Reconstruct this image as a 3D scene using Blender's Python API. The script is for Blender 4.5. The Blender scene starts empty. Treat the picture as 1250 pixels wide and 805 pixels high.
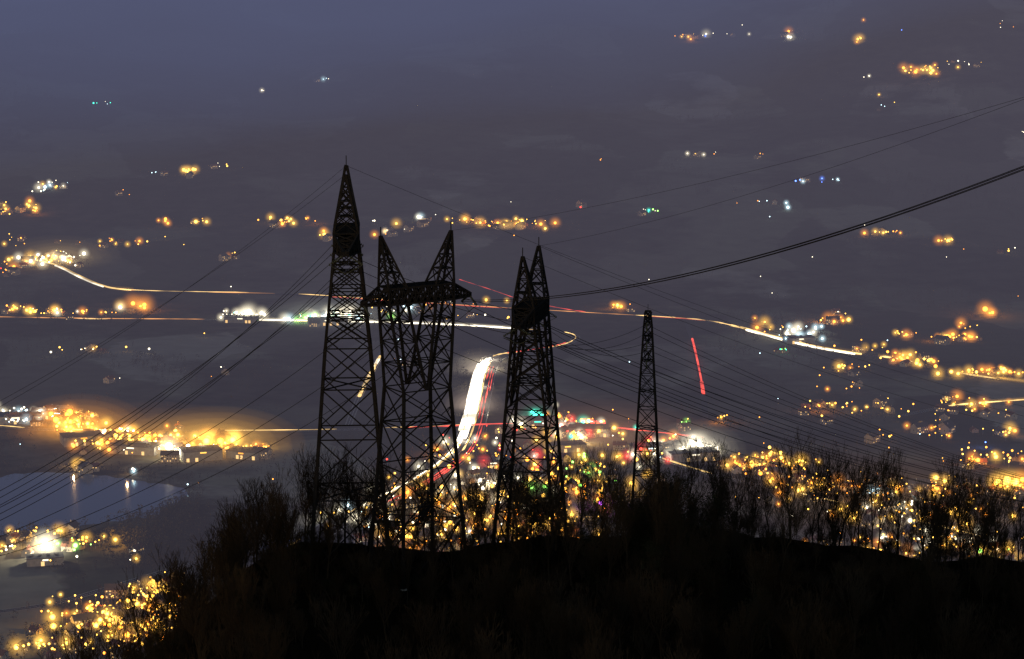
import bpy, bmesh, math, random, time
from mathutils import Vector, noise, Matrix
from mathutils.bvhtree import BVHTree
random.seed(11)
R=random.random; U=random.uniform
scene=bpy.context.scene
scene.view_settings.view_transform='Standard'
scene.view_settings.look='None'
scene.view_settings.exposure=0

# ------------------------------------------------------------------ helpers
def link(o): scene.collection.objects.link(o); return o
def empty(name,parent=None):
    o=bpy.data.objects.new(name,None); link(o); o.parent=parent; return o
def mesh_obj(name,V,F,mats,mi=None,parent=None,smooth=False):
    me=bpy.data.meshes.new(name); me.from_pydata(V,[],F); 
    for m in (mats if isinstance(mats,list) else [mats]): me.materials.append(m)
    if mi: me.polygons.foreach_set('material_index',mi)
    if smooth: me.polygons.foreach_set('use_smooth',[True]*len(F))
    me.update()
    o=bpy.data.objects.new(name,me); link(o); o.parent=parent; return o
def newmat(name):
    m=bpy.data.materials.new(name); m.use_nodes=True
    nt=m.node_tree; nt.nodes.clear()
    out=nt.nodes.new('ShaderNodeOutputMaterial'); return m,nt,out
def diffuse(name,col,rough=.85,var=.35,scale=.5):
    m,nt,out=newmat(name); b=nt.nodes.new('ShaderNodeBsdfDiffuse')
    g=nt.nodes.new('ShaderNodeNewGeometry'); n=nt.nodes.new('ShaderNodeTexNoise'); n.inputs['Scale'].default_value=scale
    n.inputs['Detail'].default_value=1
    nt.links.new(g.outputs['Position'],n.inputs['Vector'])
    mx=nt.nodes.new('ShaderNodeMix'); mx.data_type='RGBA'
    mx.inputs[6].default_value=(*[c*(1-var) for c in col],1); mx.inputs[7].default_value=(*[c*(1+var) for c in col],1)
    nt.links.new(n.outputs['Fac'],mx.inputs[0]); nt.links.new(mx.outputs[2],b.inputs['Color'])
    b.inputs['Roughness'].default_value=0
    nt.links.new(b.outputs[0],out.inputs['Surface']); return m
def emit(name,col,s):
    m,nt,out=newmat(name); e=nt.nodes.new('ShaderNodeEmission')
    e.inputs[0].default_value=(*col,1); e.inputs[1].default_value=s
    nt.links.new(e.outputs[0],out.inputs['Surface']); m.cycles.emission_sampling='NONE'; return m
def softglow(name,col,base,gain,power,transparent):
    """emissive shell, brightest face-on and fading at the rim, imitates lamp bloom"""
    m,nt,out=newmat(name); lw=nt.nodes.new('ShaderNodeLayerWeight'); lw.inputs[0].default_value=.5
    a=nt.nodes.new('ShaderNodeMath'); a.operation='SUBTRACT'; a.inputs[0].default_value=1; nt.links.new(lw.outputs['Facing'],a.inputs[1])
    p=nt.nodes.new('ShaderNodeMath'); p.operation='POWER'; p.use_clamp=True; p.inputs[1].default_value=power; nt.links.new(a.outputs[0],p.inputs[0])
    q=nt.nodes.new('ShaderNodeMath'); q.operation='MULTIPLY_ADD'; q.inputs[1].default_value=gain; q.inputs[2].default_value=base; nt.links.new(p.outputs[0],q.inputs[0])
    e=nt.nodes.new('ShaderNodeEmission'); e.inputs[0].default_value=(*col,1); nt.links.new(q.outputs[0],e.inputs[1])
    if transparent:
        t=nt.nodes.new('ShaderNodeBsdfTransparent'); s=nt.nodes.new('ShaderNodeAddShader')
        nt.links.new(t.outputs[0],s.inputs[0]); nt.links.new(e.outputs[0],s.inputs[1]); nt.links.new(s.outputs[0],out.inputs['Surface'])
    else: nt.links.new(e.outputs[0],out.inputs['Surface'])
    m.cycles.emission_sampling='NONE'; return m
def streakmat(name,col,s):
    """uneven long-exposure streak: brightness varies along the road"""
    m,nt,out=newmat(name); g=nt.nodes.new('ShaderNodeNewGeometry'); n=nt.nodes.new('ShaderNodeTexNoise'); n.inputs['Scale'].default_value=.018; n.inputs['Detail'].default_value=3
    nt.links.new(g.outputs['Position'],n.inputs['Vector'])
    r=nt.nodes.new('ShaderNodeMapRange'); r.inputs[1].default_value=.35; r.inputs[2].default_value=.65; r.inputs[3].default_value=s*.3; r.inputs[4].default_value=s*1.4
    nt.links.new(n.outputs['Fac'],r.inputs[0]); e=nt.nodes.new('ShaderNodeEmission'); e.inputs[0].default_value=(*col,1)
    nt.links.new(r.outputs[0],e.inputs[1]); nt.links.new(e.outputs[0],out.inputs['Surface']); m.cycles.emission_sampling='NONE'; return m
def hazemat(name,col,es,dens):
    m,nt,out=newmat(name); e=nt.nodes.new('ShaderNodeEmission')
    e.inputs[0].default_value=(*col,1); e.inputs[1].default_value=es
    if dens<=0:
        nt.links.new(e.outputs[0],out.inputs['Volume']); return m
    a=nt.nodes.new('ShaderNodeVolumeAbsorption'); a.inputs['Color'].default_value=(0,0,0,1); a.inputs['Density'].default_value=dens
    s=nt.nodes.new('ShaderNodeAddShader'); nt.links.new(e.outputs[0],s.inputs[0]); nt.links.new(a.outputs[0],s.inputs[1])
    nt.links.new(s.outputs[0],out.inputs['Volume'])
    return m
def sm(a,b,x):
    t=min(1,max(0,(x-a)/(b-a))); return t*t*(3-2*t)

# ------------------------------------------------------------------ camera
CAMZ=600.0; P=math.radians(9.7); FP=2940.0
cam=bpy.data.cameras.new('camera'); co=link(bpy.data.objects.new('camera',cam))
co.location=(0,0,CAMZ); co.rotation_euler=(math.pi/2-P,0,0)
cam.lens=36*FP/1250; cam.sensor_width=36; cam.clip_end=40000; cam.clip_start=1
scene.camera=co
def ray(px,py):
    u=(px-625)/FP; v=(402.5-py)/FP
    return Vector((u, math.cos(P)+v*math.sin(P), -math.sin(P)+v*math.cos(P)))
def at(px,py,d):
    r=ray(px,py); return Vector((0,0,CAMZ))+r*(d/r.y)

# ------------------------------------------------------------------ terrain
def H(x,y):
    t=max(0,-(x+41)); crest=485-t*t/(t+7)
    crest+=2.5*math.exp(-((x-33)/20)**2)-3.5*sm(50,85,x)-2.0*math.exp(-((x+14)/10)**2)
    t=max(0,x-115); crest-=.35*t
    crest+=2.4*noise.noise(Vector((x/12,y/12,3)))
    if y<430: h=crest+.03*(430-max(y,0))
    else:
        t=y-430; h=crest-.47*t*t/(t+28)
    h+=95*max(0,1-max(y,0)/90)
    h+=55*math.exp(-((x-90)**2+(y-190)**2)/(2*35**2))
    v=0
    if y>3600:
        t=y-3600; a=sm(0,2200,t)
        v=.13*t*t/(t+450)+a*(70*noise.noise(Vector((x/900,y/1100,7)))+22*noise.noise(Vector((x/300,y/330,1))))
        v+=a*150*sm(200,1300,x)*sm(4500,6500,y)
        v+=.3*max(0,y-7600)
        v=max(v,0)
    return max(h,v)
def steps(segs):
    out=[segs[0][0]]
    for a,b,s in segs:
        n=max(1,round((b-a)/s))
        out+= [a+(b-a)*(i+1)/n for i in range(n)]
    return out
ys=steps([(-400,250,25),(250,620,5),(620,1620,25),(1620,3600,45),(3600,9000,55),(9000,16000,350)])
xp=steps([(0,150,5),(150,1500,32),(1500,3500,100),(3500,10000,500)])
xs=[-a for a in reversed(xp[1:])]+xp
V=[(x,y,H(x,y)) for y in ys for x in xs]; nx=len(xs)
F=[(j*nx+i,j*nx+i+1,(j+1)*nx+i+1,(j+1)*nx+i) for j in range(len(ys)-1) for i in range(nx-1)]
bvh=BVHTree.FromPolygons(V,F)
def zat(x,y):
    h=bvh.ray_cast(Vector((x,y,9000)),Vector((0,0,-1))); return h[0].z if h[0] else 0
def ground(px,py):
    r=ray(px,py); o=Vector((0,0,CAMZ))+r*(1500/r.y)
    h=bvh.ray_cast(o,r.normalized()); 
    return h[0] if h[0] else None

m,nt,out=newmat('valley_ground'); N=nt.nodes; L=nt.links
b=N.new('ShaderNodeBsdfDiffuse')
g=N.new('ShaderNodeNewGeometry')
nz=N.new('ShaderNodeTexNoise'); nz.inputs['Scale'].default_value=.006; nz.inputs['Detail'].default_value=4; nz.inputs['Roughness'].default_value=.65
L.new(g.outputs['Position'],nz.inputs['Vector'])
ad=N.new('ShaderNodeVectorMath'); ad.operation='MULTIPLY_ADD'; ad.inputs[1].default_value=(130,130,130)
L.new(nz.outputs['Color'],ad.inputs[0]); L.new(g.outputs['Position'],ad.inputs[2])
mp=N.new('ShaderNodeMapping'); mp.inputs['Scale'].default_value=(.0065,.0030,0); mp.inputs['Rotation'].default_value=(0,0,.5)
L.new(ad.outputs[0],mp.inputs['Vector'])
vo=N.new('ShaderNodeTexVoronoi'); vo.inputs['Scale'].default_value=1; vo.inputs['Randomness'].default_value=.9; vo.voronoi_dimensions='2D'; vo.feature='SMOOTH_F1'; vo.inputs['Smoothness'].default_value=.12
L.new(mp.outputs[0],vo.inputs['Vector'])
sp=N.new('ShaderNodeSeparateColor'); L.new(vo.outputs['Color'],sp.inputs[0])
cr=N.new('ShaderNodeValToRGB'); e=cr.color_ramp.elements
e[0].position=0; e[0].color=(.05,.045,.035,1); e[1].position=1; e[1].color=(.34,.32,.27,1)
for p_,c_ in((.3,(.085,.085,.055,1)),(.55,(.15,.135,.105,1)),(.8,(.20,.20,.14,1))):
    q=e.new(p_); q.color=c_
L.new(sp.outputs[0],cr.inputs[0])
fn=N.new('ShaderNodeTexNoise'); fn.inputs['Scale'].default_value=.0022; fn.inputs['Detail'].default_value=6; fn.inputs['Roughness'].default_value=.62
L.new(g.outputs['Position'],fn.inputs['Vector'])
fr=N.new('ShaderNodeValToRGB'); fr.color_ramp.elements[0].position=.47; fr.color_ramp.elements[1].position=.55
L.new(fn.outputs['Fac'],fr.inputs[0])
fi=N.new('ShaderNodeTexNoise'); fi.inputs['Scale'].default_value=.03; fi.inputs['Detail'].default_value=4
L.new(g.outputs['Position'],fi.inputs['Vector'])
fc=N.new('ShaderNodeValToRGB'); fc.color_ramp.elements[0].color=(.018,.018,.012,1); fc.color_ramp.elements[1].color=(.07,.06,.045,1)
fc.color_ramp.elements[0].position=.35; fc.color_ramp.elements[1].position=.65
L.new(fi.outputs['Fac'],fc.inputs[0])
mx=N.new('ShaderNodeMix'); mx.data_type='RGBA'
L.new(fr.outputs[0],mx.inputs[0]); L.new(fc.outputs[0],mx.inputs[7]); L.new(cr.outputs[0],mx.inputs[6])
ds=N.new('ShaderNodeMix'); ds.data_type='RGBA'; ds.blend_type='MULTIPLY'; ds.inputs[0].default_value=.6
L.new(mx.outputs[2],ds.inputs[6]); L.new(fi.outputs['Fac'],ds.inputs[7])
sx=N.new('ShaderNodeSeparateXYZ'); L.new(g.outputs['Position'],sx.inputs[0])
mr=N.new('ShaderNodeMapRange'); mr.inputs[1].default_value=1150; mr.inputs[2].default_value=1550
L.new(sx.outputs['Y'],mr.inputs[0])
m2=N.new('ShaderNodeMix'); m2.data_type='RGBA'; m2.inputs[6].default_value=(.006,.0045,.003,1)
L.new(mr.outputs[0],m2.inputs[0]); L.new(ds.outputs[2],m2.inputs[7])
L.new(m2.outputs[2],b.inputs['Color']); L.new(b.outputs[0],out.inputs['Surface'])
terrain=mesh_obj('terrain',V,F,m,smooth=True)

# ------------------------------------------------------------------ lake
lp=[(-260,600),(-60,590),(0,583),(60,576),(130,580),(190,590),(232,601),(222,611),(205,620),(190,630),(150,637),(105,644),(50,650),(0,654),(-60,654),(-260,650)]
lake_pts=[ground(*p) for p in lp]
LV=[]
n=len(lake_pts)
for i in range(n):
    a=lake_pts[i]; c=lake_pts[(i+1)%n]
    for k in range(8):
        p=a.lerp(c,k/8); LV.append((p.x+6*noise.noise(p/14),p.y+22*noise.noise(p/22+Vector((9,0,0))),.15))
m,nt,out=newmat('lake_water'); b=nt.nodes.new('ShaderNodeBsdfPrincipled')
b.inputs['Base Color'].default_value=(.08,.13,.21,1); b.inputs['Roughness'].default_value=.12; b.inputs['IOR'].default_value=1.4
g=nt.nodes.new('ShaderNodeNewGeometry'); n1=nt.nodes.new('ShaderNodeTexNoise'); n1.inputs['Scale'].default_value=.3; n1.inputs['Detail'].default_value=2
bp=nt.nodes.new('ShaderNodeBump'); bp.inputs['Strength'].default_value=.2; bp.inputs['Distance'].default_value=.4
nt.links.new(g.outputs['Position'],n1.inputs['Vector']); nt.links.new(n1.outputs['Fac'],bp.inputs['Height']); nt.links.new(bp.outputs[0],b.inputs['Normal'])
nt.links.new(b.outputs[0],out.inputs['Surface'])
bm=bmesh.new(); vs=[bm.verts.new(v) for v in LV]; f=bm.faces.new(vs); bmesh.ops.triangulate(bm,faces=[f]); 
me=bpy.data.meshes.new('lake_water'); bm.normal_update(); 
for f in bm.faces:
    if f.normal.z<0: f.normal_flip()
bm.to_mesh(me); me.materials.append(m); link(bpy.data.objects.new('lake_water',me))
def in_lake(x,y):
    c=False; j=len(LV)-1
    for i in range(len(LV)):
        xi,yi=LV[i][:2]; xj,yj=LV[j][:2]
        if (yi>y)!=(yj>y) and x<(xj-xi)*(y-yi)/(yj-yi)+xi: c=not c
        j=i
    return c

# ------------------------------------------------------------------ roads & trails
def spline(pts,n=10):
    o=[]
    P_=[pts[0]]+pts+[pts[-1]]
    for i in range(1,len(P_)-2):
        a,b_,c,d=P_[i-1:i+3]
        for k in range(n):
            t=k/n
            o.append(.5*((2*b_)+(c-a)*t+(2*a-5*b_+4*c-d)*t*t+(3*b_-a-3*c+d)*t**3))
    o.append(pts[-1]); return o
def wpath(pxs,n=10):
    pts=[ground(*p) for p in pxs]; pts=[Vector((p.x,p.y,0)) for p in pts if p]
    return spline(pts,n)
def offs(path,o):
    out=[]
    for i,p in enumerate(path):
        t=(path[min(i+1,len(path)-1)]-path[max(i-1,0)]); t.z=0
        if t.length<1e-6: t=Vector((1,0,0))
        t.normalize(); out.append(Vector((p.x+t.y*o,p.y-t.x*o,0)))
    return out
roadcells=set()
def ribbon(name,path,w,dz,mat,parent=None,off=0):
    a=offs(path,off-w/2); c=offs(path,off+w/2); V=[];F=[]
    for i in range(len(path)):
        za=max(zat(a[i].x,a[i].y),zat(c[i].x,c[i].y))
        V+= [(a[i].x,a[i].y,za+dz),(c[i].x,c[i].y,za+dz)]
        roadcells.add((int(path[i].x//25),int(path[i].y//25)))
        if i: k=2*i; F.append((k-2,k-1,k+1,k))
    return mesh_obj(name,V,F,mat,parent=parent)
def tube(V,F,pts,r,n=6,rz=None,taper=False):
    rz=rz or r; b0=len(V); m_=len(pts)-1
    for i,p in enumerate(pts):
        t=(pts[min(i+1,len(pts)-1)]-pts[max(i-1,0)]).normalized()
        s=t.cross(Vector((0,0,1))); s=s.normalized() if s.length>1e-4 else Vector((1,0,0)); u=s.cross(t)
        k_=1
        if taper: k_=.12 if i in(0,m_) else (.8+.3*math.sin(i*1.7+b0))
        for k in range(n):
            a=2*math.pi*k/n; V.append(tuple(p+s*(r*k_*math.cos(a))+u*(rz*k_*math.sin(a))))
    for i in range(len(pts)-1):
        for k in range(n):
            A=b0+i*n+k; B=b0+i*n+(k+1)%n; F.append((A,A+n,B+n,B))
    F.append(tuple(b0+k for k in range(n))); F.append(tuple(b0+(len(pts)-1)*n+n-1-k for k in range(n)))
asphalt=diffuse('asphalt',(.05,.05,.052),scale=.2)
paint=diffuse('road_paint',(.7,.7,.66),scale=2,var=.15)
kerb=diffuse('kerb_concrete',(.3,.29,.27),scale=1)
roads={}
def road(key,pxs,w,name='road',n=10,marks=True):
    p=wpath(pxs,n); roads[key]=p
    e=ribbon(name,p,w,.25,asphalt)
    if marks:
        ribbon('centre_line',p,.3,.27,paint,e)
        for s in(-1,1): ribbon('edge_line',p,.25,.27,paint,e,s*(w/2-.6)); ribbon('kerb',p,.4,.37,kerb,e,s*(w/2+.2))
    return e
road('R1',[(40,318),(70,325),(95,337),(120,348),(145,354),(200,357),(350,360),(480,368),(620,377),(740,384),(850,391),(900,400),(930,408),(985,422),(1040,432),(1100,440),(1180,458),(1300,474)],12)
road('R2',[(-60,386),(0,388),(120,390),(250,391),(440,394),(560,398),(640,403),(685,406),(703,412),(690,421),(655,428),(618,433)],12)
road('HW',[(625,432),(606,436),(597,444),(591,458),(585,485),(577,520),(562,552),(528,580),(470,612),(410,640),(330,690)],30,'motorway')
road('R3',[(560,342),(600,355),(640,368),(700,380),(742,384)],8)
road('R4',[(-60,518),(0,521),(60,525),(200,527),(380,526),(520,522),(620,518),(720,520),(860,535)],11)
road('R6',[(1100,508),(1150,498),(1200,493),(1300,486)],9)
road('R7',[(760,545),(870,580),(960,600),(1090,630),(1210,660),(1300,690)],10)
road('R8',[(-40,752),(60,738),(140,716),(230,690),(330,668)],9)
road('R9',[(838,395),(845,415),(852,445),(858,478),(862,520)],7,marks=False)
road('R10',[(470,425),(462,440),(450,462),(440,482),(425,520)],8)

COL={'o':(1,.33,.03),'y':(1,.52,.07),'w':(1,.88,.62),'c':(.62,.9,1),'t':(.05,1,.65),'r':(1,.05,.03),'g':(.35,1,.15),'p':(.6,.1,1),'b':(.12,.25,1)}
core={k:softglow('lamp_glass_'+k,c,.5,12,2.5,False) for k,c in COL.items()}  # oversized lamp globes, soft glow imitated by emission fading to the rim
TC=dict(COL); TC['o']=(1,.42,.12); TC['y']=(1,.64,.22); TC['w']=(1,.88,.66); TC['r']=(1,.09,.06)
tr_={k:streakmat('light_streak_'+k,c,{'r':2.0,'o':1.5,'y':2.6,'w':5}.get(k,3)) for k,c in TC.items()}
sign_={k:emit('illuminated_sign_'+k,c,3) for k,c in COL.items()}
halo={k:softglow('lamp_bloom_'+k,c,0,.62,9,True) for k,c in COL.items()}  # see-through emissive shells paint the bloom around lamps and streaks
trails=empty('vehicle_light_trails')
def trail(key,i0,i1,col,r=1.2,hr=0,off=0,gap=.0,h=1.4):
    p=offs(roads[key],off); n=len(p); a=int(i0*(n-1)); c=int(i1*(n-1))
    pts=[Vector((q.x,q.y,zat(q.x,q.y)+h)) for q in p[a:c+1]]
    if len(pts)<2:return
    V=[];F=[];i=0
    while i<len(pts)-1:
        j=min(len(pts)-1,i+random.randint(3,9))
        if R()>=gap: tube(V,F,pts[i:j+1],r*U(.6,1.2),6,min(r,1.4)*.9,True if gap>0 else False); 
        i=j
    if F: mesh_obj('streak_'+col,V,F,tr_[col],parent=trails,smooth=True)
    if hr:
        V=[];F=[]; tube(V,F,[q+Vector((0,0,1)) for q in pts],hr,10,hr*.8); mesh_obj('streak_bloom',V,F[:-2],halo[col],parent=trails,smooth=True)  # added emissive tube imitates bloom along the streak
trail('R1',.0,.26,'y',1.7,8); trail('R1',.06,.2,'w',1.3,0,4)
trail('R1',.24,.6,'o',.7,0,gap=.2); trail('R1',.35,.62,'r',.5,0,4,gap=.5); trail('R1',.22,.5,'y',.6,0,-3,gap=.5)
trail('R1',.55,.66,'y',.9,0,gap=.1); trail('R1',.64,.84,'y',2.2,9); trail('R1',.68,.83,'w',2.0,0,5)
trail('R1',.86,1,'y',1.7,7,gap=.1)
trail('R2',.0,.35,'o',.8,0,gap=.15); trail('R2',.05,.35,'y',.6,0,4,gap=.4); trail('R2',.3,.55,'w',1.4,6,gap=.05); trail('R2',.55,1,'y',.6,0,gap=.4); trail('R2',.8,1,'r',.7,0,4,gap=.4)
trail('R3',0,1,'r',.6,0,gap=.5)
for o_,a_,b_ in((13,.22,.52),(10,.18,.57),(7,.15,.60),(4,.14,.55),(1,.2,.5)): trail('HW',a_,b_,'w',2.1,0,o_)
trail('HW',.2,.6,'y',1.2,0,-2,gap=.1); trail('HW',.5,.66,'y',1.4,0,9,gap=.05)
for o_ in(-5,-9,-12): trail('HW',.24,.8,'r',.9,0,o_,gap=.3)
trail('HW',.02,.3,'y',.9,0,4,gap=.4)
trail('HW',.56,.98,'y',1.2,0,8,gap=.2); trail('HW',.56,.8,'w',1.3,0,11,gap=.15)
trail('HW',.7,.95,'r',.9,0,-6,gap=.3)
trail('R4',.0,.1,'w',1.0,0,gap=.2); trail('R4',.1,.75,'y',.5,0,gap=.45); trail('R4',.6,1,'r',1.0,0,3,gap=.3)
trail('R6',.3,1,'y',1.2,5,gap=.1); trail('R7',.1,1,'y',.9,0,gap=.6)
trail('R9',.25,.78,'r',2.0,6); trail('R10',.2,.78,'y',2.3,9); trail('R10',.25,.72,'w',2,0)

# ------------------------------------------------------------------ lamps
def ico(sub):
    bm=bmesh.new(); bmesh.ops.create_icosphere(bm,subdivisions=sub,radius=1)
    v=[tuple(q.co) for q in bm.verts]; f=[tuple(q.index for q in p.verts) for p in bm.faces]; bm.free(); return v,f
I1=ico(1); I2=ico(2); I3=ico(3)
bufs={}
def put(buf,T,c,r,rz=None):
    V_,F_=bufs.setdefault(buf,([],[])); b0=len(V_); rz=rz or r
    V_+= [(c[0]+v[0]*r,c[1]+v[1]*r,c[2]+v[2]*rz) for v in T[0]]
    F_+= [tuple(i+b0 for i in f) for f in T[1]]
poleV=[];poleF=[]
lamps=[]; halocells={}
def lamp(x,y,z,col,size):
    k=(y/2700)**.6 if y>2700 else 1
    hgt=7 if size<3 else 11
    c=(x,y,z+hgt)
    put(('core',col),I1 if size<2 else I2,c,(.8,1.3,2.2,4.2)[size]*k*U(.65,1.3))
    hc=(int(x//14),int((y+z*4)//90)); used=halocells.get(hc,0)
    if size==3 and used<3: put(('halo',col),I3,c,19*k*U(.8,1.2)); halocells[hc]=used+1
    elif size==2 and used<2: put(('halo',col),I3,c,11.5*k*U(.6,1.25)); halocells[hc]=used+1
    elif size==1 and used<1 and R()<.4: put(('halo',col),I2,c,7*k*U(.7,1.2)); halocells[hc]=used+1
    b0=len(poleV); w=.12
    poleV.extend([(x-w,y-w,z),(x+w,y-w,z),(x+w,y+w,z),(x-w,y+w,z),(x-w,y-w,z+hgt+.3),(x+w,y-w,z+hgt+.3),(x+w,y+w,z+hgt+.3),(x-w,y+w,z+hgt+.3)])
    poleF.extend([tuple(b0+i for i in f) for f in((0,1,5,4),(1,2,6,5),(2,3,7,6),(3,0,4,7),(4,5,6,7))])
    lamps.append((x,y,z,col,size))
S0='00011'; S1='0011112'; S2='01122'; S3='11223'
C=[
(840,48,22,4,9,'yyow',S1),(866,46,6,3,3,'bw',S1),(905,45,22,9,4,'wy',S0),(960,45,7,5,4,'wo',S2),(1048,48,4,7,4,'oy',S2),(1055,27,3,3,2,'o',S1),
(1125,88,26,6,18,'oy',S2),(1113,92,5,3,1,'o','3'),(1130,90,14,2,4,'y','2'),(1172,80,25,7,8,'yw',S0),(1055,98,7,4,2,'w',S0),(1225,35,20,12,4,'ow',S0),(1100,40,4,2,1,'b','1'),
(1085,130,25,7,4,'yc',S0),(125,130,15,2,5,'tcw',S0),(320,115,4,2,2,'w',S0),(396,100,6,2,3,'cw',S0),(230,213,11,5,9,'oy',S2),(266,205,12,3,5,'wy',S0),(190,215,7,2,3,'c',S0),
(52,233,22,9,18,'wwyc',S1),(40,258,9,6,10,'oy',S2),(5,262,9,11,10,'oy',S2),(15,300,18,8,8,'yo',S0),(735,198,4,3,2,'o',S1),(850,191,22,3,6,'wyo',S0),(925,190,7,3,2,'o',S0),
(714,252,8,6,6,'or',S1),(790,262,13,2,9,'gwt',S0),(930,250,6,2,3,'oc',S0),(960,255,4,3,2,'c',S1),(995,224,35,4,8,'cb',S0),(1087,289,17,3,10,'oy',S2),(1156,297,13,3,9,'oy',S2),(1235,308,10,4,3,'yw',S0),(1248,165,3,3,2,'w',S0),
(345,274,17,5,16,'oyy',S2),(376,272,9,3,5,'o',S1),(400,291,15,5,5,'yo',S1),(198,275,9,3,4,'o',S2),(250,275,20,4,6,'yo',S2),(456,274,4,2,2,'cw',S1),(520,270,14,3,5,'wc',S1),
(560,272,28,6,12,'oyy',S2),(600,276,18,5,7,'yo',S1),(637,276,32,6,26,'oyy',S2),(476,288,22,8,10,'ywo',S1),(276,315,11,3,5,'yo',S1),(150,300,55,6,18,'yo',S1),
(70,319,30,8,44,'ywwy',S2),(35,322,25,5,12,'yw',S2),(8,330,10,6,10,'ro',S1),
(20,382,14,4,12,'yo',S2),(60,386,35,3,24,'wyo',S2),(176,380,9,4,4,'o','233'),(146,381,6,3,3,'yw',S2),(120,387,30,2,8,'yo',S1),(295,389,28,3,28,'wwt',S2),(400,392,48,4,56,'wwwctg',S2),(425,392,20,2,4,'w','3'),(290,390,15,2,2,'w','3'),
(752,379,20,4,8,'yoc',S2),(480,384,25,5,12,'wyc',S1),(550,376,45,5,10,'yow',S1),(600,395,60,8,10,'yw',S0),
(120,432,60,3,12,'yyw',S0),(972,412,22,8,24,'wwc',S2),(975,410,8,3,1,'w','3'),(955,432,9,2,5,'gt',S0),(1020,394,18,6,12,'oy',S2),(1205,386,7,4,3,'o','23'),(1190,403,20,4,6,'oy',S1),
(1167,417,26,4,24,'yyo',S2),(1100,412,12,6,8,'yo',S1),(1060,428,24,9,12,'yo',S1),(935,404,18,6,8,'oy',S1),(1100,438,30,8,14,'yo',S2),(1130,448,16,5,14,'yo',S2),(1205,460,45,4,34,'yo',S2),
(1030,455,22,5,12,'yo',S1),(1035,478,34,14,8,'o',S0),(1050,502,50,12,26,'yo',S0),(1000,502,22,10,6,'yo',S1),(1190,500,55,10,26,'oy',S1),(1150,530,70,20,30,'oy',S0),(880,516,8,4,6,'yo',S1),(835,520,15,5,4,'yg',S0),
(1222,534,14,5,8,'oy',S2),(1200,565,50,12,32,'oy',S1),(1232,601,18,5,14,'oy','223'),(1205,548,3,3,1,'b','1'),
(940,573,48,11,80,'yoyo',S1),(930,565,30,8,8,'y','22'),(1000,600,60,14,75,'yo',S1),(1120,600,110,14,60,'yyoo',S1),(1120,630,100,16,110,'yyoyw',S1),(1150,668,95,16,100,'yowy',S1),(1060,680,60,16,50,'yo',S1),
(1068,608,6,4,6,'c','12'),(1215,678,25,5,8,'ywg','12'),
(700,530,60,14,80,'yowrtyw',S2),(655,514,9,4,12,'t','122'),(722,523,26,4,20,'rrow',S2),(845,552,20,8,20,'ww','22'),(850,552,10,4,3,'w','3'),(812,545,16,8,14,'wro',S2),(790,560,30,12,20,'wyyr',S2),
(600,560,80,22,85,'yowr',S1),(560,610,100,30,110,'yywo',S2),(700,592,60,32,130,'yyooyyg',S2),(742,612,10,8,3,'p',S1),(520,650,90,28,150,'yywyo',S2),(440,636,35,14,36,'wyc',S2),(440,687,18,6,10,'r',S1),(655,650,70,26,110,'yyo',S2),
(350,670,6,4,2,'b','1'),(395,700,8,8,6,'oy',S1),
(92,526,26,13,50,'ooy',S2),(80,520,14,10,5,'o','3'),(150,533,22,3,30,'oyw','12'),(170,541,55,8,66,'oyy',S2),(215,557,14,4,7,'w','23'),(252,549,8,3,4,'oy','3'),(280,548,8,3,3,'y','3'),(275,549,26,5,34,'oyy',S2),(310,553,26,5,20,'oy',S1),(120,545,40,8,46,'oyy',S2),(230,552,70,5,34,'wyy','12'),
(30,509,38,5,30,'wwc',S1),(20,520,30,3,14,'cw',S1),(95,574,6,1,4,'yw','22'),(160,581,10,2,3,'wc','1'),
(60,672,52,6,34,'yyg',S1),(57,679,5,3,2,'w','3'),(110,668,25,5,12,'yo',S1),(10,678,14,6,9,'yw',S1),(35,657,40,4,14,'y',S1),
(160,765,75,28,280,'yyyo',S1),(195,735,36,18,110,'yy',S1),(90,740,30,10,10,'y',S0),(60,797,40,6,22,'y',S1),(150,690,60,8,6,'wy',S0)]
for (cx,cy,sx_,sy_,n,cols,sz) in C:
    for i in range(n):
        for t in range(4):
            g_=ground(cx+random.gauss(0,.55)*sx_,cy+random.gauss(0,.55)*sy_)
            if g_ and not in_lake(g_.x,g_.y): break
        else: continue
        if g_.z>3 and g_.y<2000: continue
        lamp(g_.x,g_.y,g_.z,random.choice(cols),int(random.choice(sz)))
for i in range(45):
    g_=ground(U(-20,1270),U(230,620))
    if g_ and not in_lake(g_.x,g_.y): lamp(g_.x,g_.y,g_.z,random.choice('yowoc'),0)
sl=empty('town_street_lamps')
for (kind,col),(V_,F_) in bufs.items():
    mat={'core':core,'halo':halo}[kind][col]
    mesh_obj({'core':'lamp_heads','halo':'bloom_glow'}[kind],V_,F_,mat,parent=sl,smooth=True)  # halo meshes are painted glow shells around the lamp heads
mesh_obj('lamp_poles',poleV,poleF,diffuse('galvanised_pole',(.2,.2,.2)),parent=sl)
big=[l for l in lamps if l[4]==3]+random.sample([l for l in lamps if l[4]==2],85)+random.sample([l for l in lamps if l[4]==1],30)
for (x,y,z,col,s) in big:
    ld=bpy.data.lights.new('lamp_light','POINT'); ld.energy={3:90000,2:55000,1:30000}[s]; ld.color=COL[col]; ld.shadow_soft_size=1.0
    o=link(bpy.data.objects.new('lamp_light',ld)); o.location=(x,y,z+(16.5 if s==3 else 11)); o.parent=sl
for px,py in((90,571),(97,572),(103,571),(155,579)):
    g_=ground(px,py); ld=bpy.data.lights.new('lakeside_lamp_light','POINT'); ld.energy=30000 if px<150 else 9000; ld.color=(1,.6,.25); ld.shadow_soft_size=1.2
    o=link(bpy.data.objects.new('lakeside_lamp_light',ld)); o.location=(g_.x,g_.y,12); o.parent=sl
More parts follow.
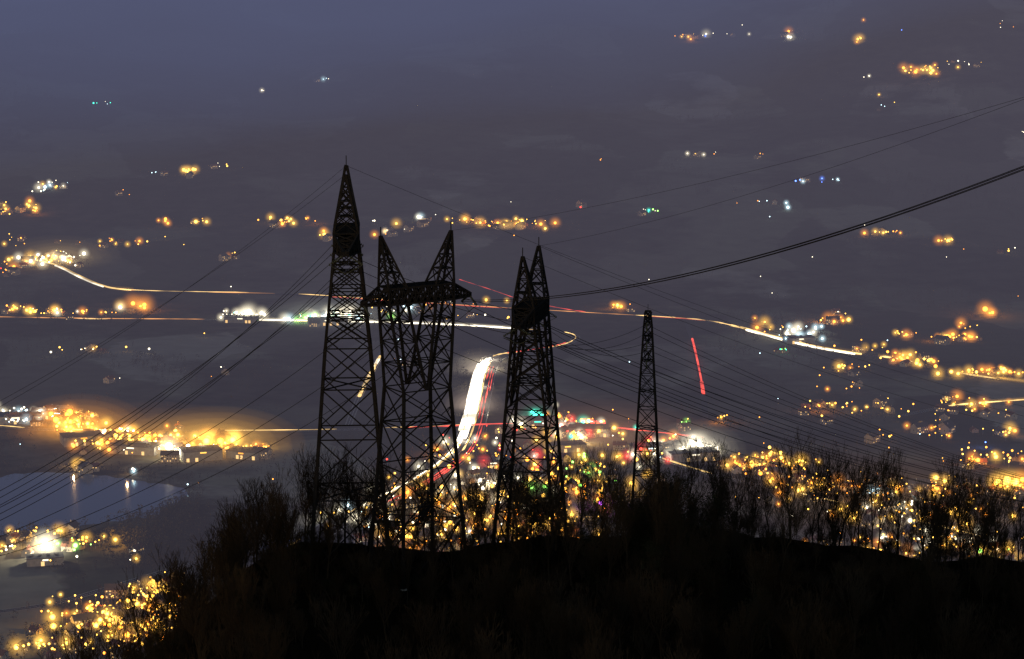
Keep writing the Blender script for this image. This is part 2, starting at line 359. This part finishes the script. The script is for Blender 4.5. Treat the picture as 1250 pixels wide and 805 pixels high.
for i in range(16,66,10):
    p=roads['HW'][i]; ld=bpy.data.lights.new('headlight_spill','POINT'); ld.energy=80000; ld.color=(1,.85,.6); ld.shadow_soft_size=1
    o=link(bpy.data.objects.new('headlight_spill',ld)); o.location=(p.x,p.y,9); o.parent=trails

# ------------------------------------------------------------------ buildings
wallm=[diffuse('render_wall_%d'%i,c,scale=.6,var=.12) for i,c in enumerate([(.34,.30,.25),(.35,.33,.30),(.28,.22,.17)])]
roofm=[diffuse('tile_roof_%d'%i,c,scale=1.5,var=.3) for i,c in enumerate([(.13,.055,.035),(.06,.055,.055)])]
winm=emit('lit_window',(1,.6,.22),1.8); darkwin=diffuse('dark_window',(.02,.025,.03),.1); doorm=diffuse('wood_door',(.09,.05,.03))
def qbox(V,F,M,x0,x1,y0,y1,z0,z1,mi):
    b0=len(V); V+=[(x0,y0,z0),(x1,y0,z0),(x1,y1,z0),(x0,y1,z0),(x0,y0,z1),(x1,y0,z1),(x1,y1,z1),(x0,y1,z1)]
    for f in((0,1,5,4),(1,2,6,5),(2,3,7,6),(3,0,4,7),(4,5,6,7),(3,2,1,0)): F.append(tuple(b0+i for i in f)); M.append(mi)
def house(w,d,h,wm,rm):
    V=[];F=[];M=[]
    qbox(V,F,M,-w/2,w/2,-d/2,d/2,-1,h,0)
    b0=len(V); rh=d*.36
    V+=[(-w/2,-d/2,h),(-w/2,d/2,h),(-w/2,0,h+rh),(w/2,-d/2,h),(w/2,d/2,h),(w/2,0,h+rh)]; F+=[(b0,b0+2,b0+1),(b0+3,b0+4,b0+5)]; M+=[0,0]
    o_=.6
    for s in(-1,1):
        b0=len(V); zz=h-o_*rh/(d/2)
        V+=[(-w/2-o_,s*(d/2+o_),zz),(w/2+o_,s*(d/2+o_),zz),(w/2+o_,0,h+rh),(-w/2-o_,0,h+rh),(-w/2-o_,s*(d/2+o_),zz+.25),(w/2+o_,s*(d/2+o_),zz+.25),(w/2+o_,0,h+rh+.25),(-w/2-o_,0,h+rh+.25)]
        for f in((0,1,2,3),(4,5,6,7),(0,1,5,4),(1,2,6,5),(3,0,4,7)): F.append(tuple(b0+i for i in f)); M.append(1)
    qbox(V,F,M,w*.2,w*.2+.7,d*.1,d*.1+.7,h,h+rh+1,0)
    for s in(-1,1):
        for fl in range(max(1,int(h//2.7))):
            for k in range(int(w//3)):
                x=-w/2+1.6+k*3; y0=s*d/2
                if fl==0 and k==1 and s<0: qbox(V,F,M,x-.5,x+.5,y0-.08,y0+.04,0,2.1,4)
                else: qbox(V,F,M,x-.55,x+.55,y0-.05,y0+.05,fl*2.7+1,fl*2.7+2.2,2 if R()<.35 else 3)
    for s in(-1,1): qbox(V,F,M,s*w/2-.05,s*w/2+.05,-.6,.6,1+2.7,2.2+2.7,2 if R()<.5 else 3)
    me=bpy.data.meshes.new('village_house'); me.from_pydata(V,[],F)
    for m_ in(wm,rm,winm,darkwin,doorm): me.materials.append(m_)
    me.polygons.foreach_set('material_index',M); me.update(); return me
hm=[house(12,9,5.6,wallm[0],roofm[0]),house(15,10,5.6,wallm[1],roofm[1]),house(10,8,3.2,wallm[2],roofm[0]),house(20,11,8.4,wallm[0],roofm[1]),house(14,9,5.6,wallm[1],roofm[0])]
cand=[l for l in lamps]; random.shuffle(cand); nb=0
taken=set()
for (x,y,z,col,s) in cand:
    if nb>450: break
    a=U(0,6.28); x2=x+16*math.cos(a); y2=y+16*math.sin(a); c=(int(x2//18),int(y2//18))
    if c in taken or in_lake(x2,y2) or (int(x2//25),int(y2//25)) in roadcells: continue
    taken.add(c); o=link(bpy.data.objects.new('village_house',random.choice(hm))); o.location=(x2,y2,zat(x2,y2)); o.rotation_euler=(0,0,U(0,6.28)); nb+=1
metalw=diffuse('corrugated_cladding',(.24,.25,.26),.5,scale=.3); flat=diffuse('flat_roof',(.10,.10,.10))
def shed(px,py,w,d,h,rot,sign,name):
    g_=ground(px,py); V=[];F=[];M=[]
    qbox(V,F,M,-w/2,w/2,-d/2,d/2,-1,h,0); qbox(V,F,M,-w/2-.3,w/2+.3,-d/2-.3,d/2+.3,h+.003,h+.8,1)
    k=-w/2+2
    while k<w/2-4:
        qbox(V,F,M,k,k+.25,-d/2-.18,-d/2+.01,.1,h-.1,0)
        if R()<.3: qbox(V,F,M,k+.8,k+4.0,-d/2-.12,-d/2+.02,0,4.2,2)
        k+=5
    qbox(V,F,M,-w*.08,w*.08,-d/2-.5,-d/2-.2,h-2.0,h-.8,3)
    for i in range(4): qbox(V,F,M,-w*.4+i*w*.22,-w*.4+i*w*.22+3,-2,2,h+.8,h+1.9,1)
    o=mesh_obj(name,V,F,[metalw,flat,winm,sign_[sign]],M); o.location=(g_.x,g_.y,g_.z); o.rotation_euler=(0,0,rot)
for a in [(100,541,46,30,10,.35,'o','factory_building'),(165,552,58,28,9,-.25,'w','factory_building'),(245,560,44,28,11,.35,'y','factory_building'),(300,558,38,24,8,-.35,'o','factory_building'),(20,515,60,30,9,.15,'w','warehouse'),(75,510,46,26,9,-.2,'c','warehouse'),(55,688,34,18,7,.25,'w','warehouse'),
 (655,520,50,26,9,.1,'t','supermarket'),(720,530,50,30,9,-.15,'r','supermarket'),(845,560,56,30,9,.2,'w','supermarket'),(790,552,40,24,8,.3,'c','supermarket'),(400,396,60,24,9,.12,'w','warehouse'),(295,393,50,24,8,-.1,'w','warehouse'),(975,418,42,24,8,.2,'w','warehouse'),(690,550,44,22,8,.25,'y','warehouse'),(600,570,44,24,8,.2,'w','warehouse')]: shed(*a)

# ------------------------------------------------------------------ distant trees
barkd=diffuse('distant_tree_foliage',(.035,.03,.02),scale=.1)
tmpl=[]
for k in range(5):
    tv=[(-.2,-.2,0),(.2,-.2,0),(0,.25,0),(0,0,6)]; tf=[(0,1,3),(1,2,3),(2,0,3)]
    for i in range(16):
        a=U(0,6.28); rr=U(.3,3.4); zz=U(3,10); rr*=math.sin(max(.1,(zz-2)/9*3.1)); c=Vector((rr*math.cos(a),rr*math.sin(a),zz)); b0=len(tv)
        for j in range(3): tv.append(tuple(c+Vector((U(-1.4,1.4),U(-1.4,1.4),U(-1.3,1.3)))))
        tf.append((b0,b0+1,b0+2))
    tmpl.append((tv,tf))
V=[];F=[]
def dtree(x,y,s):
    if in_lake(x,y) or (int(x//25),int(y//25)) in roadcells: return
    z=zat(x,y); tv,tf=random.choice(tmpl); b0=len(V); a=U(0,6.28); ca,sa=math.cos(a)*s,math.sin(a)*s
    V.extend([(x+v[0]*ca-v[1]*sa,y+v[0]*sa+v[1]*ca,z+v[2]*s) for v in tv]); F.extend([tuple(i+b0 for i in f) for f in tf])
for i in range(26000):
    y=U(1750,6800); x=U(-.24,.24)*y
    if noise.noise(Vector((x/260,y/260,5)))+.5*noise.noise(Vector((x/70,y/70,2)))>.22: dtree(x,y,U(.7,1.3)*(1.2 if y>4500 else 1))
for k in range(150):
    y=U(1800,6500); x=U(-.22,.22)*y; a=random.choice((.5,2.07))+U(-.15,.15); Ln=U(80,320)
    for q in range(int(Ln/7)): dtree(x+math.cos(a)*q*7+U(-2,2),y+math.sin(a)*q*7+U(-2,2),U(.5,1)*(1.4 if y>4500 else 1))
for i in range(0,len(LV)):
    for q in range(4):
        p=LV[i]
        dtree(p[0]+U(-16,16),p[1]+U(-30,30),U(.5,1.1))
for i in range(160):
    g_=ground(U(0,230),U(652,668)); dtree(g_.x,g_.y,U(.7,1.3))
for i in range(700):
    g_=ground(random.gauss(200,32),U(618,700)); dtree(g_.x,g_.y,U(.8,1.5))
mesh_obj('distant_trees',V,F,barkd)

# ------------------------------------------------------------------ pylons
steel=diffuse('galvanised_steel_weathered',(.013,.013,.015),scale=1)
insm=diffuse('insulator_glass',(.05,.06,.05),.2)
def beam(V,F,a,b,w):
    a=Vector(a);b=Vector(b); t=b-a
    if t.length<1e-4:return
    t.normalize(); s=t.cross(Vector((0,0,1)) if abs(t.z)<.95 else Vector((1,0,0))).normalized()*(w/2); u=s.cross(t).normalized()*(w/2)
    b0=len(V)
    for p in(a,b):
        for c in((1,1),(-1,1),(-1,-1),(1,-1)): V.append(tuple(p+s*c[0]+u*c[1]))
    for k in range(4): F.append((b0+k,b0+(k+1)%4,b0+4+(k+1)%4,b0+4+k))
    F.append((b0,b0+3,b0+2,b0+1)); F.append((b0+4,b0+5,b0+6,b0+7))
def column(V,F,q0,q1,n,wl,wb,g=1.0,sub=False):
    q0=[Vector(q) for q in q0]; q1=[Vector(q) for q in q1]
    ts=[0]; d=1
    for i in range(n): ts.append(ts[-1]+d); d*=g
    ts=[t/ts[-1] for t in ts]
    L_=[[q0[k].lerp(q1[k],t) for k in range(4)] for t in ts]
    for k in range(4): beam(V,F,q0[k],q1[k],wl)
    for i in range(n):
        A=L_[i];B=L_[i+1]
        for k in range(4):
            k2=(k+1)%4
            beam(V,F,A[k],B[k2],wb); beam(V,F,A[k2],B[k],wb); beam(V,F,B[k],B[k2],wb)
            if sub:
                beam(V,F,(A[k]*.5+B[k]*.5),A[k].lerp(B[k2],.25),wb*.6); beam(V,F,(A[k2]*.5+B[k2]*.5),A[k2].lerp(B[k],.25),wb*.6)
        if i%2==0: beam(V,F,B[0],B[2],wb); beam(V,F,B[1],B[3],wb)
def rect(x0,x1,y,z): return [(x0,-y,z),(x1,-y,z),(x1,y,z),(x0,y,z)]
def insulator(V,F,a,b):
    n=9
    for i in range(n):
        p=Vector(a).lerp(Vector(b),(i+.5)/n); t=(Vector(b)-Vector(a)).normalized()
        tube(V,F,[p-t*.07,p+t*.07],.19,6)
    beam(V,F,a,b,.06)
def pylon(top,s,rot,Hh=54):
    base=top-Vector((0,0,Hh*s)); gz=min(zat(base.x+dx,base.y+dy) for dx in(-6,6) for dy in(-6,6)); ext=max(0,(base.z-gz)/s)+.5
    V=[];F=[]
    k=ext/26.5
    bx=6.2+(6.2-4.7)*k; by=5.6+(5.6-3.5)*k
    column(V,F,rect(-bx,bx,by,-ext),rect(-4.7,4.7,3.5,26.5),4,.5,.19,.82,True)
    for s_ in(-1,1):
        xa,xb=(-4.7,-.15) if s_<0 else (.15,4.7); xc,xd=(-6.6,-2.9) if s_<0 else (2.9,6.6)
        column(V,F,rect(xa,xb,3.5,26.5),rect(xc,xd,1.9,42),4,.42,.17,.9)
        column(V,F,rect(xc,xd,1.9,44.8),[(s_*7.1-.12,-.12,Hh),(s_*7.1+.12,-.12,Hh),(s_*7.1+.12,.12,Hh),(s_*7.1-.12,.12,Hh)],4,.34,.16,.9)
        beam(V,F,(s_*7.1,0,Hh),(s_*7.1,0,Hh+1.6),.14)
        q0=[(s_*6.6,-1.9,42),(s_*6.6,1.9,42),(s_*6.6,1.9,44.8),(s_*6.6,-1.9,44.8)]
        q1=[(s_*11,-.35,42.0),(s_*11,.35,42.0),(s_*11,.35,42.5),(s_*11,-.35,42.5)]
        column(V,F,q0,q1,3,.32,.18,.9)
    column(V,F,[(-6.6,-1.9,42),(-6.6,1.9,42),(-6.6,1.9,44.8),(-6.6,-1.9,44.8)],[(6.6,-1.9,42),(6.6,1.9,42),(6.6,1.9,44.8),(6.6,-1.9,44.8)],10,.36,.24)
    column(V,F,rect(-6.6,6.6,1.9,41.99),rect(-6.6,6.6,1.9,44.81),1,.3,.15)
    for k_ in range(7): beam(V,F,(-6.6,-1.5+k_*.5,42.05),(6.6,-1.5+k_*.5,42.05),.14)
    e=empty('transmission_tower'); e.location=base; e.rotation_euler=(0,0,rot); e.scale=(s,s,s)
    mesh_obj('lattice_frame',V,F,steel,parent=e)
    V=[];F=[]; att=[]
    for x in(-10.8,0,10.8):
        for y in(-1,1):
            insulator(V,F,(x,y*.35,42),(x+U(-.1,.1),y*2.6,40.6)); att.append((x,y*2.6,40.6))
        beam(V,F,(x,-2.6,40.6),(x,0,39.2),.07); beam(V,F,(x,2.6,40.6),(x,0,39.2),.07)
    mesh_obj('insulators',V,F,insm,parent=e)
    V=[];F=[]
    for sx in(-1,1):
        for sy in(-1,1): tube(V,F,[Vector((sx*bx,sy*by,-ext-2)),Vector((sx*bx,sy*by,-ext+.4))],.7,8)
    mesh_obj('concrete_footings',V,F,kerb,parent=e)
    M=Matrix.Translation(base)@Matrix.Rotation(rot,4,'Z')@Matrix.Scale(s,4)
    return {'att':[M@Vector(a) for a in att],'horn':[M@Vector((-7.1,0,Hh)),M@Vector((7.1,0,Hh))]}
rd=math.radians
T1=pylon(at(422,208,430),1.147,rd(93.2))
T2=pylon(at(508,285,420),1.0,rd(32))
T3=pylon(at(648,307,440),1.05,rd(78))
T0=pylon(at(-330,650,335),.9,rd(60))
TR=pylon(at(1560,560,760),1.0,rd(60))
TN=pylon(at(1800,-165,195),.95,rd(35))
def slim(top):
    gz=zat(top.x,top.y); h=top.z-gz; V=[];F=[]
    column(V,F,rect(-3.7,3.7,3.7,-.5),rect(-.85,.85,.85,h-3),12,.34,.15,.9)
    column(V,F,rect(-.85,.85,.85,h-3),rect(-.55,.55,.55,h),2,.3,.2)
    for z in(h-2,h-6,h-10):
        for s_ in(-1,1):
            for zz,x in((0,.8),(1.6,.8)):
                beam(V,F,(-x,s_*.8,z+zz),(0,s_*4.5,z+.3),.16); beam(V,F,(x,s_*.8,z+zz),(0,s_*4.5,z+.3),.16)
    beam(V,F,(0,0,h),(0,0,h+1.5),.1)
    e=empty('suspension_tower'); e.location=(top.x,top.y,gz); e.rotation_euler=(0,0,rd(-6)); mesh_obj('lattice_frame',V,F,steel,parent=e)
    V=[];F=[]; pts=[]
    for z in(h-2,h-6,h-10):
        for s_ in(-1,1): insulator(V,F,(0,s_*4.5,z+.3),(0,s_*4.5,z-1.6)); pts.append(Vector((top.x,top.y+s_*4.5,gz+z-1.6)))
    mesh_obj('insulators',V,F,insm,parent=e); return pts
T4=slim(at(791,380,500))
wirem=diffuse('aluminium_conductor',(.025,.025,.027))
pl=empty('power_lines')
def wire(a,b,sag,r,n=40):
    pts=[]
    for i in range(n+1):
        t=i/n; p=a.lerp(b,t); p=p.copy(); p.z-=4*sag*t*(1-t); pts.append(p)
    V=[];F=[]; tube(V,F,pts,r,4); mesh_obj('conductor',V,F,wirem,parent=pl)
A=lambda T,i:T['att'][i]
for i in range(3):
    for q in(0,1):
        wire(A(T1,2*i+q),A(T0,2*i+q)+Vector((q*.4,0,0)),7+i,.055)
    wire(A(T2,2*i),A(T0,2*i+1),9+i*.8,.05)
for i in range(2): wire(T1['horn'][i],T0['horn'][i],5,.03)
for i in range(3):
    wire(A(T3,2*i+1),A(TR,2*i),12+i,.06); wire(A(T3,2*i+1)+Vector((0,0,-.3)),A(TR,2*i+1),13+i,.06)
    wire(A(T2,2*i+1),A(TR,2*i)+Vector((0,0,-1.5)),16+i,.055)
    wire(A(T1,2*i+1),A(T3,2*i),2,.05)
for i in range(2): wire(T3['horn'][i],TR['horn'][i],9,.03)
wire(T1['horn'][1],TR['horn'][1],9,.03)
for dz in(0,.3):
    for dx in (0,.3): wire(A(T2,5)+Vector((dx,0,dz)),A(TN,1)+Vector((dx,0,dz)),6,.045)
wire(T2['horn'][1],TN['horn'][1]+Vector((0,0,-6)),3,.02); wire(T3['horn'][1],TN['horn'][0]+Vector((0,0,-6)),3,.02)
for i,p in enumerate(T4): wire(p,A(TR,i)+Vector((0,0,-4)),9,.045); 
for i,p in enumerate(T4[:4]): wire(p,A(T3,i),3,.04)

# ------------------------------------------------------------------ bare woodland
def plain(name,col):
    m,nt,out=newmat(name); b=nt.nodes.new('ShaderNodeBsdfDiffuse'); oi=nt.nodes.new('ShaderNodeObjectInfo')
    mx=nt.nodes.new('ShaderNodeMix'); mx.data_type='RGBA'
    mx.inputs[6].default_value=(*[c*.5 for c in col],1); mx.inputs[7].default_value=(*[c*1.5 for c in col],1)
    nt.links.new(oi.outputs['Random'],mx.inputs[0]); nt.links.new(mx.outputs[2],b.inputs['Color']); nt.links.new(b.outputs[0],out.inputs['Surface']); return m
bark=plain('bare_tree_bark',(.022,.0175,.013))
leafm=plain('evergreen_leaves',(.014,.016,.009))
def bare(seed,spread=.55,height=1.0):
    rnd=random.Random(seed); V=[];F=[]
    def seg(a,b,r0,r1):
        t=(b-a).normalized(); s=t.cross(Vector((.3,.9,.1))).normalized(); u=s.cross(t); b0=len(V)
        for p,r in((a,r0),(b,r1)):
            for k in range(3):
                an=k*2.094; V.append(tuple(p+s*(r*math.cos(an))+u*(r*math.sin(an))))
        for k in range(3): F.append((b0+k,b0+(k+1)%3,b0+3+(k+1)%3,b0+3+k))
    def grow(p,d,L_,r,l):
        n=3 if l<3 else 2
        for i in range(n):
            d=(d+Vector((rnd.uniform(-1,1),rnd.uniform(-1,1),rnd.uniform(-.3,.9)))*(.09+.05*l)).normalized()
            q=p+d*(L_/n); r2=max(.026,r*(.9 if l<2 else .82)); seg(p,q,r,r2); 
            r=r2; p=q
            if 0<l<4 and i<n-1 or (l==0 and i>0):
                sd=Vector((rnd.uniform(-1,1),rnd.uniform(-1,1),rnd.uniform(.1,1))).normalized()
                grow(p,(d*.6+sd*.7).normalized(),L_*rnd.uniform(.5,.72),r*.55,l+1 if l>0 else 2)
        if l<5:
            for i in range(3 if l<2 else rnd.choice((2,2,3))):
                sd=Vector((rnd.uniform(-1,1),rnd.uniform(-1,1),rnd.uniform(.0,.9)))
                grow(p,(d+sd*spread).normalized(),L_*rnd.uniform(.66,.86),r*.66,l+1)
    grow(Vector((0,0,-.5)),Vector((0,0,1)),5.2*height,.26,0)
    me=bpy.data.meshes.new('bare_tree'); me.from_pydata(V,[],F); me.materials.append(bark); me.update()
    hz=max(v[2] for v in V); k=13.5/hz
    for v in me.vertices: v.co=(v.co.x*k,v.co.y*k,v.co.z*k)
    me.update(); return me
bt=[bare(s,U(.38,.62),U(.85,1.1)) for s in range(8)]
def evergreen(seed):
    rnd=random.Random(seed); base=bt[seed]; V=[tuple(v.co) for v in base.vertices]; F=[tuple(p.vertices) for p in base.polygons]; nb_=len(F)
    for i in range(30):
        a=rnd.uniform(0,6.28); z=rnd.uniform(2.2,12); rr=(3.4*math.sin(min(3.0,(z-1)/12*3.1))+.5)*rnd.uniform(.3,1); c=Vector((rr*math.cos(a),rr*math.sin(a),z))
        for i in range(60):
            p=c+Vector((rnd.gauss(0,.75),rnd.gauss(0,.75),rnd.gauss(0,.6))); b0=len(V)
            for j in range(3): V.append(tuple(p+Vector((rnd.uniform(-.25,.25),rnd.uniform(-.25,.25),rnd.uniform(-.2,.2)))))
            F.append((b0,b0+1,b0+2))
    me=bpy.data.meshes.new('evergreen_tree'); me.from_pydata(V,[],F); me.materials.append(bark); me.materials.append(leafm)
    me.polygons.foreach_set('material_index',[0]*nb_+[1]*(len(F)-nb_)); me.update(); return me
ev=[evergreen(s) for s in range(3)]
wood=empty('hillside_woodland')
def plant(x,y,s,me,parent,name='bare_tree',wide=1):
    o=link(bpy.data.objects.new(name,me)); o.location=(x,y,H(x,y)-.2); o.rotation_euler=(U(-.06,.06),U(-.06,.06),U(0,6.28)); o.scale=(s*U(.8,1.05)*wide,s*U(.8,1.05)*wide,s); o.parent=parent
for i in range(1350):
    x=U(-120,115); y=U(290,465)
    px=625+x/y*FP
    dens=1.0
    if y>372:
        dens=.95
        if 385<px<560: dens=.27
        elif 560<px<770: dens=.32
        elif 770<px<900: dens=.95
        elif px>900: dens=.42
        elif px<385: dens=.75
    if px<215 and y>330: dens=.45
    if R()>dens: continue
    lim=.8 if y<385 else 1
    s_=U(.4,.8) if R()<.62 else U(1.0,1.5)
    if R()<(.5 if 780<px<890 and y>380 else .04): plant(x,y,min(s_,.95)*lim,random.choice(ev),wood,'evergreen_tree')
    else: plant(x,y,s_*lim,random.choice(bt),wood)
for i in range(600):
    x=U(-85,95); y=U(388,452); px=625+x/y*FP
    s_=U(.14,.36) if R()<.85 else U(.36,.6)
    plant(x,y,s_,random.choice(bt+ev[:1]),wood,'shrub',1.5 if s_<.36 else 1)
for px,d,s in[(1032,425,1.75),(1140,420,1.5),(1195,430,1.6),(885,430,1.45),(975,440,1.5),(330,425,1.3),(265,420,1.4),(300,430,1.4),(235,415,1.3),(365,440,1.4),(1085,432,1.5),(160,400,1.5),(90,395,1.6),(30,390,1.7),(710,440,1.4),(1235,425,1.5),(560,440,1.3),(600,445,1.35),(455,430,1.3),(500,440,1.25),(650,435,1.4),(130,385,1.4),(195,405,1.4),(60,380,1.5),(5,375,1.6),(415,436,1.35),(480,425,1.2),(530,432,1.4),(585,428,1.2),(625,440,1.3),(680,428,1.35),(740,435,1.45),(925,432,1.4),(1010,436,1.5),(395,440,1.45),(435,444,1.3),(515,444,1.35),(1060,436,1.45),(1170,438,1.55),(1215,420,1.3),(950,425,1.3),(800,432,1.4),(845,428,1.45),
 (392,406,1.3),(425,410,1.2),(468,408,1.35),(492,402,1.2),(524,405,1.3),(550,408,1.15),(618,410,1.3),(642,405,1.2),(672,408,1.35),(700,404,1.2),(725,410,1.3),(770,408,1.3),(812,412,1.35),(905,410,1.3),(965,408,1.3),(1050,410,1.4),(1105,408,1.3),(1155,405,1.4),(1225,408,1.5),(45,350,1.3),(110,352,1.25),(150,358,1.3),(185,362,1.35),(215,370,1.35)]:
    plant((px-625)/FP*d,d,s*U(.92,1.08),random.choice(bt),None,wide=.85)

# ------------------------------------------------------------------ haze bodies and added lamp bloom
def hazebox(name,x0,x1,y0,y1,z0,z1,mat):
    V=[];F=[];M=[]; qbox(V,F,M,x0,x1,y0,y1,z0,z1,0); return mesh_obj(name,V,F,mat)
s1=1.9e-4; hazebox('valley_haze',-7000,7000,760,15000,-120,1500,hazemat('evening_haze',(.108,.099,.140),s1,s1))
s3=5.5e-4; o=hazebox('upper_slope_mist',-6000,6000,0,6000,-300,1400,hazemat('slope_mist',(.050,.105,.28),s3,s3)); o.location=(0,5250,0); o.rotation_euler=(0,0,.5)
def glow(px,py,r,rz,col,s):  # nested self-glowing volumes added to imitate bloom over bright clusters
    g_=ground(px,py); par=empty('cluster_bloom'); par.location=(g_.x,g_.y,g_.z+rz*.1)
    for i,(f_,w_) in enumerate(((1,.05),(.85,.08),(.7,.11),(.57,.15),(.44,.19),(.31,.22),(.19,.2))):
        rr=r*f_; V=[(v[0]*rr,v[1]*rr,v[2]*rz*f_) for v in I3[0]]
        mesh_obj('bloom_layer_%d'%i,V,I3[1],hazemat('bloom_glow',col,s*w_/(2*rr),0),parent=par)
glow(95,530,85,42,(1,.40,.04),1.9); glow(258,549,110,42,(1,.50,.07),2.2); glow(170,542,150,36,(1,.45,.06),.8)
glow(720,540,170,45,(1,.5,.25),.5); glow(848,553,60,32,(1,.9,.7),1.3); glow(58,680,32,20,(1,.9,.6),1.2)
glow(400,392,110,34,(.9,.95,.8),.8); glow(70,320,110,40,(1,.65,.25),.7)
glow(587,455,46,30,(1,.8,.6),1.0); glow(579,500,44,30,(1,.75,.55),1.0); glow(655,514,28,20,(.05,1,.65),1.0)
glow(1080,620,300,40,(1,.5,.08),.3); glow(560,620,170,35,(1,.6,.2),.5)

# ------------------------------------------------------------------ sky light
w=bpy.data.worlds.new('World'); scene.world=w; w.use_nodes=True; nt=w.node_tree
bg=nt.nodes['Background']; sk=nt.nodes.new('ShaderNodeTexSky'); sk.sky_type='NISHITA'; sk.sun_disc=False
sk.sun_elevation=rd(6); sk.sun_rotation=rd(200)
nt.links.new(sk.outputs[0],bg.inputs[0]); bg.inputs[1].default_value=.15
sd=bpy.data.lights.new('sun','SUN'); sd.energy=.08; sd.angle=rd(10); sd.color=(.75,.82,1)
so=link(bpy.data.objects.new('sun',sd)); so.rotation_euler=(rd(84),0,rd(-20))
print('lamps',len(lamps),'houses',nb,[len(b_.polygons) for b_ in bt])
